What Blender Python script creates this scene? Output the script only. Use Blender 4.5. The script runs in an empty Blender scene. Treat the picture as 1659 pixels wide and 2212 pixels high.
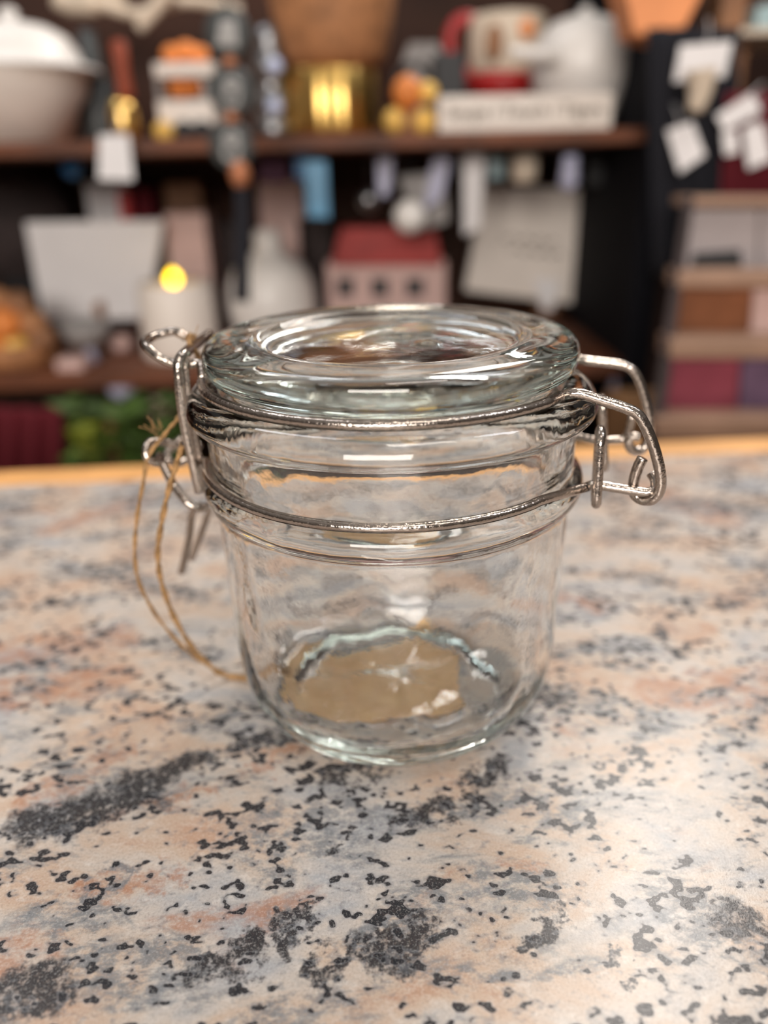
import bpy, bmesh, math, random
from mathutils import Vector, Matrix, noise as mnoise
random.seed(7)
sc = bpy.context.scene
C = sc.collection
rad = math.radians

# ------------------------------------------------------------------ camera
W, H, F = 1659.0, 2212.0, 1662.0
PITCH, ROLL = rad(24.0), -0.02295
CAM = Vector((-0.0024, -0.18427, 0.13854))
_f = Vector((0, math.cos(PITCH), -math.sin(PITCH)))
_r0 = _f.cross(Vector((0, 0, 1))).normalized(); _u0 = _r0.cross(_f)
_r = _r0*math.cos(ROLL) + _u0*math.sin(ROLL)
_u = -_r0*math.sin(ROLL) + _u0*math.cos(ROLL)
cd = bpy.data.cameras.new('camera'); cam = bpy.data.objects.new('camera', cd); C.objects.link(cam)
cam.matrix_world = Matrix(((_r.x, _u.x, -_f.x, CAM.x), (_r.y, _u.y, -_f.y, CAM.y), (_r.z, _u.z, -_f.z, CAM.z), (0, 0, 0, 1)))
cd.sensor_fit = 'VERTICAL'; cd.sensor_height = 36.0; cd.sensor_width = 27.0
cd.lens = F/H*36.0
cd.clip_start = 0.01; cd.clip_end = 50
cd.dof.use_dof = True; cd.dof.focus_distance = 0.158; cd.dof.aperture_fstop = 5.7
sc.camera = cam

# ------------------------------------------------------------------ colour management, world, lights
sc.view_settings.view_transform = 'Standard'; sc.view_settings.look = 'None'
sc.view_settings.gamma = 1.0; sc.view_settings.use_curve_mapping = False
sc.view_settings.exposure = 0.0
sc.cycles.max_bounces = 24; sc.cycles.transmission_bounces = 20; sc.cycles.glossy_bounces = 8
sc.cycles.diffuse_bounces = 4; sc.cycles.transparent_max_bounces = 16
sc.cycles.sample_clamp_indirect = 40.0
w = bpy.data.worlds.new('world'); sc.world = w; w.use_nodes = True
nt = w.node_tree; bg = nt.nodes['Background']
tc = nt.nodes.new('ShaderNodeTexCoord'); sep = nt.nodes.new('ShaderNodeSeparateXYZ')
cr = nt.nodes.new('ShaderNodeValToRGB')
mr = nt.nodes.new('ShaderNodeMapRange'); mr.inputs[1].default_value = -1; mr.inputs[2].default_value = 1
nt.links.new(tc.outputs['Generated'], sep.inputs[0]); nt.links.new(sep.outputs[2], mr.inputs[0])
nt.links.new(mr.outputs[0], cr.inputs[0]); nt.links.new(cr.outputs[0], bg.inputs[0])
e = cr.color_ramp.elements
e[0].position = 0.45; e[0].color = (0.13, 0.105, 0.09, 1)
e[1].position = 1.0; e[1].color = (0.95, 0.90, 0.84, 1)
q = e.new(0.62); q.color = (0.28, 0.24, 0.21, 1)
bg.inputs[1].default_value = 0.42

def area(name, loc, target, sx, sy, power, col):
    l = bpy.data.lights.new(name, 'AREA'); l.shape = 'RECTANGLE'; l.size = sx; l.size_y = sy
    l.energy = power; l.color = col
    o = bpy.data.objects.new(name, l); C.objects.link(o); o.location = loc
    o.rotation_euler = (Vector(target)-Vector(loc)).to_track_quat('-Z', 'Y').to_euler()
    return o
area('ceiling_lamp', (0.62, 1.22, 1.60), (0.05, -0.05, 0), 0.42, 0.85, 22, (1.0, 0.93, 0.86))
area('ceiling_lamp', (-0.75, 0.55, 1.75), (0, 0, 0), 0.30, 0.9, 6, (0.93, 0.95, 1.0))
area('ceiling_lamp', (0.35, -0.75, 1.75), (0, 0.45, 0), 0.9, 0.30, 7.5, (1.0, 0.92, 0.84))
area('front_fill', (-0.30, -2.1, 0.75), (-0.05, 0.8, 0.0), 1.3, 0.7, 47, (1.0, 0.93, 0.86))  # added fill light behind the camera, brightens the lower shelf bay and jar front
area('ceiling_lamp', (1.1, -0.1, 1.5), (0, 0, 0), 0.25, 0.6, 5, (0.9, 0.93, 1.0))

# ------------------------------------------------------------------ pixel helpers (measuring only)
def ray(px, py): return _f + _r*((px-W/2)/F) - _u*((py-H/2)/F)
def atY(px, py, Y): d = ray(px, py); return CAM + d*((Y-CAM.y)/d.y)
def atZ(px, py, Z): d = ray(px, py); return CAM + d*((Z-CAM.z)/d.z)
HA = rad(-13)
_nl = Vector((-math.sin(HA), math.cos(HA), 0))         # the jar clasp's own sideways axis
def atL(px, py, yl): d = ray(px, py); return CAM + d*((yl - CAM.dot(_nl))/d.dot(_nl))
def scl(Y, py=400): return (atY(830, py, Y)-atY(829, py, Y)).length

# ------------------------------------------------------------------ materials
def mat(name, col=(0.8, 0.8, 0.8), rough=0.5, metal=0.0, trans=0.0, ior=1.5, spec=0.5, var=0.0, vs=30.0, bump=0.0, bs=80.0, emit=None, es=0.0, coat=0.0):
    m = bpy.data.materials.new(name); m.use_nodes = True; n = m.node_tree.nodes; l = m.node_tree.links
    p = n['Principled BSDF']
    p.inputs['Base Color'].default_value = (*col, 1); p.inputs['Roughness'].default_value = rough
    p.inputs['Metallic'].default_value = metal; p.inputs['Transmission Weight'].default_value = trans
    p.inputs['IOR'].default_value = ior; p.inputs['Specular IOR Level'].default_value = spec
    p.inputs['Coat Weight'].default_value = coat
    t = n.new('ShaderNodeTexCoord')
    if var > 0:
        nz = n.new('ShaderNodeTexNoise'); nz.inputs['Scale'].default_value = vs; nz.inputs['Detail'].default_value = 4
        l.new(t.outputs['Object'], nz.inputs['Vector'])
        r = n.new('ShaderNodeValToRGB')
        a, b = r.color_ramp.elements
        a.position = 0.3; b.position = 0.7
        a.color = (*[c*(1-var) for c in col], 1); b.color = (*[min(1, c*(1+var)) for c in col], 1)
        l.new(nz.outputs['Fac'], r.inputs[0]); l.new(r.outputs[0], p.inputs['Base Color'])
    if bump > 0:
        nz = n.new('ShaderNodeTexNoise'); nz.inputs['Scale'].default_value = bs; nz.inputs['Detail'].default_value = 3
        l.new(t.outputs['Object'], nz.inputs['Vector'])
        bp = n.new('ShaderNodeBump'); bp.inputs['Strength'].default_value = bump; bp.inputs['Distance'].default_value = 0.001
        l.new(nz.outputs['Fac'], bp.inputs['Height']); l.new(bp.outputs[0], p.inputs['Normal'])
    if emit:
        p.inputs['Emission Color'].default_value = (*emit, 1); p.inputs['Emission Strength'].default_value = es
    return m

def glass_mat(name, tint, dens, bump=0.0):
    m = mat(name, (1, 1, 1), 0.0, trans=1.0, ior=1.5, bump=bump, bs=140)
    n = m.node_tree.nodes; l = m.node_tree.links
    v = n.new('ShaderNodeVolumeAbsorption'); v.inputs['Color'].default_value = (*tint, 1); v.inputs['Density'].default_value = dens
    l.new(v.outputs[0], n['Material Output'].inputs['Volume'])
    return m

M = {}
M['glass'] = glass_mat('jar_glass', (0.62, 0.78, 0.72), 10.0, 0.10)
M['lidglass'] = glass_mat('lid_glass', (0.62, 0.78, 0.72), 10.0, 0.05)
M['wire'] = mat('steel_wire', (0.44, 0.38, 0.335), 0.17, metal=1.0, bump=0.2, bs=900)
M['twine'] = mat('jute_twine', (0.42, 0.24, 0.10), 0.9, var=0.35, vs=700, bump=0.8, bs=1500)
M['kraft'] = mat('kraft_card', (1.0, 0.60, 0.29), 0.75, var=0.10, vs=160, bump=0.3, bs=900)
M['oak'] = mat('oak_edge', (0.78, 0.40, 0.14), 0.5, var=0.15, vs=25)
M['counterwood'] = mat('cabinet_wood', (0.35, 0.18, 0.08), 0.6, var=0.2, vs=15)
M['shelf'] = mat('walnut_board', (0.13, 0.036, 0.010), 0.6, var=0.45, vs=18)
M['backp'] = mat('dark_brown_panel', (0.052, 0.020, 0.011), 0.85, var=0.4, vs=9)
M['black'] = mat('black_panel', (0.006, 0.006, 0.009), 0.8, spec=0.15)
M['white'] = mat('white_ceramic', (0.82, 0.78, 0.74), 0.35, bump=0.2, bs=30)
M['cream'] = mat('cream_glaze', (0.72, 0.60, 0.47), 0.5, var=0.1)
M['warmwhite'] = mat('off_white_paint', (0.80, 0.72, 0.65), 0.6, var=0.04)
M['paper'] = mat('white_card', (0.85, 0.82, 0.82), 0.7, var=0.03)
M['grey'] = mat('grey_paint', (0.30, 0.28, 0.27), 0.6, var=0.2)
M['dgrey'] = mat('dark_grey', (0.022, 0.022, 0.024), 0.6, var=0.2)
M['orange'] = mat('orange_glaze', (0.80, 0.25, 0.05), 0.5, var=0.15)
M['coral'] = mat('coral_paper', (0.90, 0.34, 0.13), 0.6, var=0.12, vs=20)
M['rust'] = mat('rust_red_wax', (0.28, 0.045, 0.012), 0.5)
M['red'] = mat('red_enamel', (0.42, 0.02, 0.02), 0.35, var=0.15)
M['brightred'] = mat('bright_red', (0.6, 0.02, 0.02), 0.5)
M['brick'] = mat('brick_red_paint', (0.36, 0.035, 0.03), 0.6, var=0.3, vs=25)
M['wine'] = mat('wine_red_cloth', (0.13, 0.006, 0.014), 0.9)
M['brass'] = mat('brass', (0.80, 0.52, 0.16), 0.28, metal=1.0, bump=0.2)
M['gold'] = mat('gold_glaze', (0.85, 0.52, 0.12), 0.35, var=0.2)
M['copper'] = mat('copper_bead', (0.50, 0.19, 0.09), 0.5, metal=0.2)
M['silver'] = mat('silver_tin', (0.30, 0.30, 0.31), 0.35, metal=1.0, bump=0.3, bs=40)
M['basket'] = mat('woven_cane', (0.42, 0.19, 0.08), 0.7, var=0.3, vs=70, bump=0.8, bs=120)
M['blue'] = mat('sky_blue_glass', (0.10, 0.33, 0.55), 0.35, var=0.25)
M['deepblue'] = mat('deep_blue', (0.02, 0.12, 0.30), 0.4)
M['lav'] = mat('lavender_grey', (0.50, 0.50, 0.66), 0.3, var=0.1)
M['plum'] = mat('plum_cloth', (0.05, 0.012, 0.03), 0.8)
M['olive'] = mat('olive_moss', (0.13, 0.12, 0.03), 0.9, var=0.4, vs=60, bump=1, bs=100)
M['green'] = mat('leaf_green', (0.05, 0.10, 0.01), 0.6, var=0.5, vs=40)
M['lime'] = mat('yellow_green_leaf', (0.22, 0.25, 0.02), 0.6, var=0.3, vs=40)
M['wax'] = mat('ivory_wax', (0.85, 0.76, 0.68), 0.5)
M['flame'] = mat('led_flame', (1.0, 0.6, 0.05), 0.4, emit=(1.0, 0.62, 0.02), es=6.0)
M['pink'] = mat('pale_pink', (0.62, 0.42, 0.38), 0.6, var=0.1)
M['brown'] = mat('brown_wood', (0.28, 0.13, 0.06), 0.6, var=0.3, vs=20)
M['darkcloth'] = mat('black_cloth', (0.012, 0.012, 0.018), 0.95)
M['umber'] = mat('umber_weave', (0.040, 0.027, 0.026), 0.85, var=0.35, vs=35, bump=1, bs=70)
M['lwood'] = mat('light_wood', (0.36, 0.22, 0.15), 0.5, var=0.15, vs=20)
M['tanink'] = mat('grey_brown_ink', (0.10, 0.07, 0.05), 0.8)
M['print_a'] = mat('print_grey', (0.42, 0.37, 0.37), 0.35, var=0.15, vs=12)
M['print_b'] = mat('print_brown', (0.24, 0.085, 0.035), 0.4, var=0.6, vs=14)
M['print_c'] = mat('print_plum', (0.26, 0.05, 0.075), 0.4, var=0.5, vs=12)
M['teal'] = mat('pale_teal', (0.38, 0.52, 0.55), 0.4)
M['smoke'] = mat('smoky_glass', (0.055, 0.06, 0.06), 0.4, spec=0.4)
M['mauve'] = mat('mauve_print', (0.13, 0.075, 0.13), 0.5, var=0.3)
M['glint'] = mat('pale_blue_glint', (0.62, 0.70, 0.95), 0.3)  # colour of the bluish reflections painted onto the canister
M['chalk'] = mat('chalk_print', (0.40, 0.39, 0.38), 0.8, spec=0.2)
M['floor'] = mat('floor_boards', (0.10, 0.06, 0.04), 0.6, var=0.3, vs=6)

FZ = -0.92
# granite patterned laminate ------------------------------------------------
def granite():
    m = bpy.data.materials.new('granite_laminate'); m.use_nodes = True
    n = m.node_tree.nodes; l = m.node_tree.links; p = n['Principled BSDF']
    def N(t, **k):
        x = n.new(t)
        for a, b in k.items(): setattr(x, a, b)
        return x
    def lk(a, b): l.new(a, b)
    tc = N('ShaderNodeTexCoord')
    def mp(rot, s, off=(0, 0, 0)):
        x = N('ShaderNodeMapping'); x.inputs['Rotation'].default_value = (0, 0, rad(rot)); x.inputs['Scale'].default_value = s; x.inputs['Location'].default_value = off
        lk(tc.outputs['Object'], x.inputs[0]); return x.outputs[0]
    def nz(vec, scale, det=3, ro=0.5, dist=0.0):
        x = N('ShaderNodeTexNoise'); x.inputs['Scale'].default_value = scale; x.inputs['Detail'].default_value = det
        x.inputs['Roughness'].default_value = ro; x.inputs['Distortion'].default_value = dist
        lk(vec, x.inputs['Vector']); return x
    def mth(op, a, b=None, clamp=False):
        x = N('ShaderNodeMath', operation=op, use_clamp=clamp)
        for i, v in enumerate((a, b)):
            if v is None: continue
            if isinstance(v, (int, float)): x.inputs[i].default_value = v
            else: lk(v, x.inputs[i])
        return x.outputs[0]
    def step(v, lo, hi):
        x = N('ShaderNodeMapRange', interpolation_type='SMOOTHSTEP'); lk(v, x.inputs[0])
        x.inputs[1].default_value = lo; x.inputs[2].default_value = hi; return x.outputs[0]
    def mix(f, a, b):
        x = N('ShaderNodeMix', data_type='RGBA')
        if isinstance(f, (int, float)): x.inputs[0].default_value = f
        else: lk(f, x.inputs[0])
        for i, v in ((6, a), (7, b)):
            if isinstance(v, tuple): x.inputs[i].default_value = (*v, 1)
            else: lk(v, x.inputs[i])
        return x.outputs[2]
    st = mp(-28, (0.55, 1.0, 1.0))
    base = nz(st, 48, 4, 0.6, 0.4)
    r = N('ShaderNodeValToRGB'); lk(base.outputs['Fac'], r.inputs[0])
    e = r.color_ramp.elements
    e[0].position = 0.33; e[0].color = (0.52, 0.34, 0.24, 1); e[1].position = 0.66; e[1].color = (0.41, 0.41, 0.42, 1)
    x = e.new(0.45); x.color = (0.57, 0.44, 0.345, 1); x = e.new(0.53); x.color = (0.57, 0.50, 0.44, 1)
    col = r.outputs[0]
    fine = nz(mp(-28, (0.7, 1, 1)), 420, 3, 0.7)
    col = mix(mth('MULTIPLY', step(fine.outputs['Fac'], 0.5, 0.75), 0.45), col, (0.78, 0.72, 0.66))
    # rust
    v3 = nz(mp(-20, (0.6, 1, 1), (3, 1, 0)), 34, 5, 0.6, 0.6)
    # distorted coordinate for the veins
    dn = nz(tc.outputs['Object'], 130, 4, 0.65)
    sub = N('ShaderNodeVectorMath', operation='SUBTRACT'); lk(dn.outputs['Color'], sub.inputs[0]); sub.inputs[1].default_value = (0.5, 0.5, 0.5)
    sc_ = N('ShaderNodeVectorMath', operation='SCALE'); lk(sub.outputs[0], sc_.inputs[0]); sc_.inputs['Scale'].default_value = 0.022
    ad = N('ShaderNodeVectorMath', operation='ADD'); lk(tc.outputs['Object'], ad.inputs[0]); lk(sc_.outputs[0], ad.inputs[1])
    P = ad.outputs[0]
    def seg(a, b, wd):
        A = atZ(*a, 0.0)-Vector((0, -0.1, FZ)); B = atZ(*b, 0.0)-Vector((0, -0.1, FZ)); BA = B-A
        s1 = N('ShaderNodeVectorMath', operation='SUBTRACT'); lk(P, s1.inputs[0]); s1.inputs[1].default_value = A
        d = N('ShaderNodeVectorMath', operation='DOT_PRODUCT'); lk(s1.outputs[0], d.inputs[0]); d.inputs[1].default_value = BA/BA.length_squared
        h = mth('ADD', d.outputs['Value'], 0.0, True)
        s2 = N('ShaderNodeVectorMath', operation='SCALE'); s2.inputs[0].default_value = BA; lk(h, s2.inputs['Scale'])
        s3 = N('ShaderNodeVectorMath', operation='DISTANCE'); lk(s1.outputs[0], s3.inputs[0]); lk(s2.outputs[0], s3.inputs[1])
        return mth('SUBTRACT', 1.0, step(mth('DIVIDE', s3.outputs['Value'], wd), 0.55, 1.15))
    def union(L):
        o = L[0]
        for x in L[1:]: o = mth('MAXIMUM', o, x)
        return o
    rust = union([seg((60, 1730), (240, 1640), .006), seg((240, 1760), (470, 1700), .0035), seg((20, 1410), (250, 1380), .010),
                  seg((0, 1500), (220, 1470), .010), seg((180, 1925), (350, 1900), .005), seg((0, 2070), (60, 2060), .007),
                  seg((1400, 1060), (1560, 1120), .012), seg((1450, 1500), (1659, 1480), .010), seg((560, 1660), (640, 1610), .003),
                  seg((1200, 1290), (1290, 1310), .006), seg((120, 1140), (300, 1080), .008)])
    rust = mth('MAXIMUM', rust, step(v3.outputs['Fac'], 0.60, 0.70))
    rustn = nz(st, 240, 4, 0.7)
    col = mix(mth('MULTIPLY', mth('MULTIPLY', rust, step(rustn.outputs['Fac'], 0.30, 0.62)), 0.75), col, (0.40, 0.17, 0.085))
    # blue grey clouds
    v2 = nz(mp(-32, (0.5, 1, 1), (1, 7, 0)), 52, 5, 0.65, 0.5)
    greyseg = union([seg((620, 1830), (780, 1790), .006), seg((1050, 1900), (1180, 1930), .006), seg((180, 1960), (240, 1900), .004),
                     seg((520, 1830), (560, 1760), .004), seg((1450, 1090), (1659, 1100), .010), seg((1240, 1500), (1420, 1560), .007),
                     seg((400, 1560), (560, 1540), .006), seg((250, 1240), (420, 1290), .007), seg((1330, 1240), (1440, 1260), .006)])
    gm = mth('MAXIMUM', step(v2.outputs['Fac'], 0.49, 0.60), greyseg)
    gn = nz(st, 300, 4, 0.7)
    gfac = mth('MULTIPLY', gm, step(gn.outputs['Fac'], 0.38, 0.58))
    col = mix(mth('MULTIPLY', gfac, 0.85), col, (0.185, 0.20, 0.215))
    # dark veins
    dark = union([seg((70, 1775), (300, 1720), .0075), seg((280, 1700), (420, 1650), .0055), seg((430, 1640), (520, 1620), .003), seg((510, 1605), (650, 1590), .0045),
                  seg((875, 1780), (925, 1750), .0030), seg((930, 1765), (990, 1730), .0034), seg((1010, 1720), (1020, 1700), .0028), seg((1030, 1690), (1075, 1650), .0042),
                  seg((0, 2160), (110, 2130), .006), seg((400, 2100), (540, 2060), .0035), seg((840, 2070), (910, 2010), .0042),
                  seg((590, 2000), (660, 1970), .003), seg((1130, 2030), (1200, 2000), .003), seg((700, 1670), (830, 1655), .004), seg((1560, 1960), (1659, 2010), .004),
                  seg((1100, 1530), (1170, 1500), .006), seg((1400, 1370), (1430, 1360), .003), seg((680, 1850), (760, 1780), .0016), seg((710, 2090), (830, 2020), .004), seg((620, 2030), (650, 2000), .003), seg((1330, 2080), (1380, 2100), .002)])
    dnz = nz(tc.outputs['Object'], 620, 3, 0.6)
    dfac = mth('MULTIPLY', dark, step(dnz.outputs['Fac'], 0.30, 0.50))
    col = mix(mth('MULTIPLY', dark, 0.55), col, (0.21, 0.21, 0.22))
    col = mix(mth('MULTIPLY', dfac, 0.93), col, (0.014, 0.014, 0.018))
    # speckles, clustered
    sp = nz(mp(-28, (0.75, 1, 1), (2, 2, 0)), 430, 1.2, 0.5, 0.0)
    cl = nz(mp(-28, (0.5, 1, 1), (5, 2, 0)), 60, 3, 0.6)
    clm = mth('ADD', mth('MULTIPLY', mth('MAXIMUM', step(cl.outputs['Fac'], 0.48, 0.60), mth('MULTIPLY', gm, 0.9)), 0.13), sp.outputs['Fac'])
    col = mix(mth('MULTIPLY', step(clm, 0.58, 0.68), 0.42), col, (0.20, 0.21, 0.23))
    col = mix(mth('MULTIPLY', step(clm, 0.680, 0.722), 0.96), col, (0.012, 0.013, 0.018))
    gr = nz(tc.outputs['Object'], 1700, 2, 0.7)
    col = mix(mth('MULTIPLY', step(gr.outputs['Fac'], 0.50, 0.70), 0.22), col, (0.80, 0.76, 0.72))
    col = mix(mth('MULTIPLY', mth('SUBTRACT', 1.0, step(gr.outputs['Fac'], 0.30, 0.48)), 0.30), col, (0.20, 0.15, 0.13))
    lk(col, p.inputs['Base Color'])
    p.inputs['Roughness'].default_value = 0.25; p.inputs['Specular IOR Level'].default_value = 0.30
    b1 = nz(tc.outputs['Object'], 2600, 2, 0.5); b2 = nz(tc.outputs['Object'], 260, 3, 0.6)
    hgt = mth('ADD', mth('MULTIPLY', b1.outputs['Fac'], 0.35), b2.outputs['Fac'])
    bp = N('ShaderNodeBump'); bp.inputs['Strength'].default_value = 0.5; bp.inputs['Distance'].default_value = 0.00011
    lk(hgt, bp.inputs['Height']); lk(bp.outputs[0], p.inputs['Normal'])
    return m
M['granite'] = granite()

# ------------------------------------------------------------------ object helpers
ORG = {}
def thing(name, label, cat, loc, group=None):
    o = bpy.data.objects.new(name, None); o.empty_display_size = 0.01; C.objects.link(o)
    o.location = loc; ORG[o.name] = Vector(loc)
    o['label'] = label; o['category'] = cat
    if group: o['group'] = group
    return o
def tag(o, label, cat, group=None):
    o['label'] = label; o['category'] = cat
    if group: o['group'] = group
    return o
def obj(name, bm, m, parent=None, smooth=True):
    bmesh.ops.recalc_face_normals(bm, faces=bm.faces)
    me = bpy.data.meshes.new(name)
    if parent is None:
        vs = [v.co for v in bm.verts]
        org = Vector(((min(v.x for v in vs)+max(v.x for v in vs))/2, (min(v.y for v in vs)+max(v.y for v in vs))/2, min(v.z for v in vs)))
        loc = org
    else:
        org = ORG[parent.name]; loc = Vector((0, 0, 0))
    bmesh.ops.translate(bm, verts=bm.verts, vec=-org)
    bm.to_mesh(me); bm.free()
    for p in me.polygons: p.use_smooth = smooth
    me.materials.append(m)
    o = bpy.data.objects.new(name, me); C.objects.link(o); o.location = loc; ORG[o.name] = org.copy()
    if parent: o.parent = parent
    return o
def struct(o): o['kind'] = 'structure'; return o

def lathe(bm, prof, c=(0, 0, 0), seg=48, sx=1, sy=1, fn=None, wob=None):
    """prof: (r, z) list; r==0 ends close to a point"""
    c = Vector(c); rings = []
    for k, (r, z) in enumerate(prof):
        if r < 1e-7: rings.append([bm.verts.new(c+Vector((0, 0, z)))]); continue
        L = []
        for i in range(seg):
            a = 2*math.pi*i/seg
            rr = r*(fn(a, z) if fn else 1.0); zz = z
            if wob: dr, dz = wob(k, a, r, z); rr += dr; zz += dz
            L.append(bm.verts.new(c+Vector((rr*math.cos(a)*sx, rr*math.sin(a)*sy, zz))))
        rings.append(L)
    for A, B in zip(rings, rings[1:]):
        for i in range(seg):
            j = (i+1) % seg
            if len(A) == 1 and len(B) == 1: continue
            if len(A) == 1: bm.faces.new((A[0], B[i], B[j]))
            elif len(B) == 1: bm.faces.new((A[i], A[j], B[0]))
            else: bm.faces.new((A[i], A[j], B[j], B[i]))
    return bm
def chaikin(p, n=2):
    for _ in range(n):
        o = [p[0]]
        for a, b in zip(p, p[1:]):
            o.append(tuple(x*.75+y*.25 for x, y in zip(a, b))); o.append(tuple(x*.25+y*.75 for x, y in zip(a, b)))
        o.append(p[-1]); p = o
    return p
def spline(pts, n=6, closed=False):
    P = [Vector(p) for p in pts]; out = []; L = len(P)
    for i in range(L if closed else L-1):
        if closed: a, b, c, d = P[i-1], P[i], P[(i+1) % L], P[(i+2) % L]
        else: a, b, c, d = P[max(i-1, 0)], P[i], P[i+1], P[min(i+2, L-1)]
        for k in range(n):
            t = k/n
            out.append(0.5*((2*b)+(c-a)*t+(2*a-5*b+4*c-d)*t*t+(3*b-a-3*c+d)*t**3))
    if not closed: out.append(P[-1])
    return out
def tube(bm, pts, r, seg=10, closed=False, sm=6, r1=None):
    P = spline(pts, sm, closed) if sm else [Vector(p) for p in pts]
    n = len(P); rings = []; up = None
    for i, p in enumerate(P):
        t = (P[(i+1) % n]-P[i-1]) if closed else (P[min(i+1, n-1)]-P[max(i-1, 0)])
        t.normalize()
        if up is None:
            up = Vector((0, 0, 1)) if abs(t.z) < 0.9 else Vector((1, 0, 0))
        up = (up - t*up.dot(t)).normalized(); s = t.cross(up)
        rr = r if r1 is None else r+(r1-r)*i/(n-1)
        rings.append([bm.verts.new(p+(up*math.cos(2*math.pi*k/seg)+s*math.sin(2*math.pi*k/seg))*rr) for k in range(seg)])
    pairs = list(zip(rings, rings[1:]))
    if closed:
        A, B = rings[-1], rings[0]
        sh = min(range(seg), key=lambda q: (A[0].co-B[q].co).length)
        pairs.append((A, [B[(k+sh) % seg] for k in range(seg)]))
    for A, B in pairs:
        for k in range(seg): bm.faces.new((A[k], A[(k+1) % seg], B[(k+1) % seg], B[k]))
    if not closed: bm.faces.new(rings[0]); bm.faces.new(rings[-1])
    return bm
def ball(bm, c, rx, ry=None, rz=None, u=20, v=12):
    ry = rx if ry is None else ry; rz = rx if rz is None else rz
    return lathe(bm, [(math.sin(math.pi*i/v), -math.cos(math.pi*i/v)*rz/1.0) if 0 < i < v else (0, -rz if i == 0 else rz) for i in range(v+1)], c, u, rx, ry)
def hexa(bm, P, bev=0.0):
    """P: 4 front corners (tl, tr, br, bl) then 4 back corners"""
    v = [bm.verts.new(p) for p in P]
    fs = [bm.faces.new([v[i] for i in f]) for f in ((0, 1, 2, 3), (7, 6, 5, 4), (0, 4, 5, 1), (1, 5, 6, 2), (2, 6, 7, 3), (3, 7, 4, 0))]
    if bev:
        ed = list({e for f in fs for e in f.edges})
        bmesh.ops.bevel(bm, geom=ed, offset=bev, segments=2, affect='EDGES', profile=0.6)
    return bm
def box(bm, x0, x1, y0, y1, z0, z1, bev=0.0):
    return hexa(bm, [Vector(p) for p in ((x0, y0, z1), (x1, y0, z1), (x1, y0, z0), (x0, y0, z0), (x0, y1, z1), (x1, y1, z1), (x1, y1, z0), (x0, y1, z0))], bev)
def slab(bm, quad, Y, th, bev=0.0, lean=0.0):
    P = [atY(x, y, Y) for x, y in quad]
    if lean:
        zb = min(p.z for p in P); P = [p+Vector((0, (p.z-zb)*lean, 0)) for p in P]
    return hexa(bm, P+[p+Vector((0, th, 0)) for p in P], bev)
NB = bmesh.new

# ------------------------------------------------------------------ structure: floor
struct(obj('floor', box(NB(), -2.2, 2.2, -1.5, 3.2, FZ-0.03, FZ), M['floor'], smooth=False))

# ------------------------------------------------------------------ counter
EL, ER = atZ(0, 1050, 0), atZ(1659, 975, 0)
ed = (ER-EL).normalized(); nn = Vector((-ed.y, ed.x, 0))
L0 = EL-ed*0.55; R0 = ER+ed*0.55
def plate(a, b, off0, off1, z0, z1, bev=0):
    q = [a+nn*off0, b+nn*off0, b+nn*off1, a+nn*off1]
    return hexa(NB(), [Vector((p.x, p.y, z1)) for p in (q[0], q[1])]+[Vector((p.x, p.y, z0)) for p in (q[1], q[0])]
                + [Vector((p.x, p.y, z1)) for p in (q[3], q[2])]+[Vector((p.x, p.y, z0)) for p in (q[2], q[3])], bev)
ct = thing('shop_counter', 'granite patterned laminate counter with an oak edge, carrying the glass jar', 'counter', (0, -0.1, FZ))
obj('countertop', plate(L0, R0, -0.62, -0.0002, -0.030, 0.0), M['granite'], ct, False)
tr = obj('oak_edging', plate(L0, R0, 0.0, 0.0215, -0.032, 0.0006, 0.002), M['oak'], ct, False)
obj('cabinet_body', plate(L0, R0, -0.58, -0.02, FZ, -0.032), M['counterwood'], ct, False)

# ------------------------------------------------------------------ the jar
jar = thing('clip_top_jar', 'squat clear glass clip top jar with wire bail, standing alone on the counter', 'jar', (0, 0, 0.0012))
def wobble(k, a, r, z):
    return (0, 0)
outer = [(0, .0042), (.012, .0041), (.023, .0036), (.0265, .0022), (.0285, .0012), (.0310, .0012), (.0345, .0020), (.0385, .0056), (.0414, .0105), (.0430, .0165),
         (.0436, .025), (.0441, .045), (.0445, .060), (.0447, .0638), (.0450, .0648), (.0464, .0655), (.0474, .0675), (.0474, .0695), (.0464, .0712), (.0452, .0722), (.0449, .0735),
         (.0449, .0765), (.0452, .083), (.0456, .0856), (.0470, .0861), (.0485, .0862), (.0492, .0870), (.0493, .0884), (.0486, .0904), (.0472, .0921), (.0450, .0929)]
inner = [(.0416, .0928), (.0408, .0922), (.0412, .0900), (.0411, .086), (.0405, .079), (.0399, .072), (.0399, .066), (.0403, .055), (.0405, .045), (.0403, .025), (.0397, .0170), (.0378, .0118), (.0345, .0088),
         (.030, .0078), (.0235, .0083), (.021, .0076), (.012, .0074), (0, .0074)]
prof = chaikin(outer+inner, 2)
ni = len(prof)
def jw(k, a, r, z):
    t = k/ni
    if t > 0.68 and z < .072:      # the pressed glass is uneven on the inside
        s = mnoise.noise(Vector((math.cos(a)*2.2, math.sin(a)*2.2, z*55)))+0.5*mnoise.noise(Vector((math.cos(a)*6, math.sin(a)*6, z*90+4)))
        if r > .02 and z > .0095: return (s*0.00050, 0)
        return (0, s*0.00060)
    if 0.25 < t < 0.40 and z < .060:
        return (mnoise.noise(Vector((math.cos(a)*2.5+9, math.sin(a)*2.5, z*40)))*0.00012, 0)
    return (0, 0)
body = obj('jar_body', lathe(NB(), prof, seg=192, wob=jw), M['glass'], jar)
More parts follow.
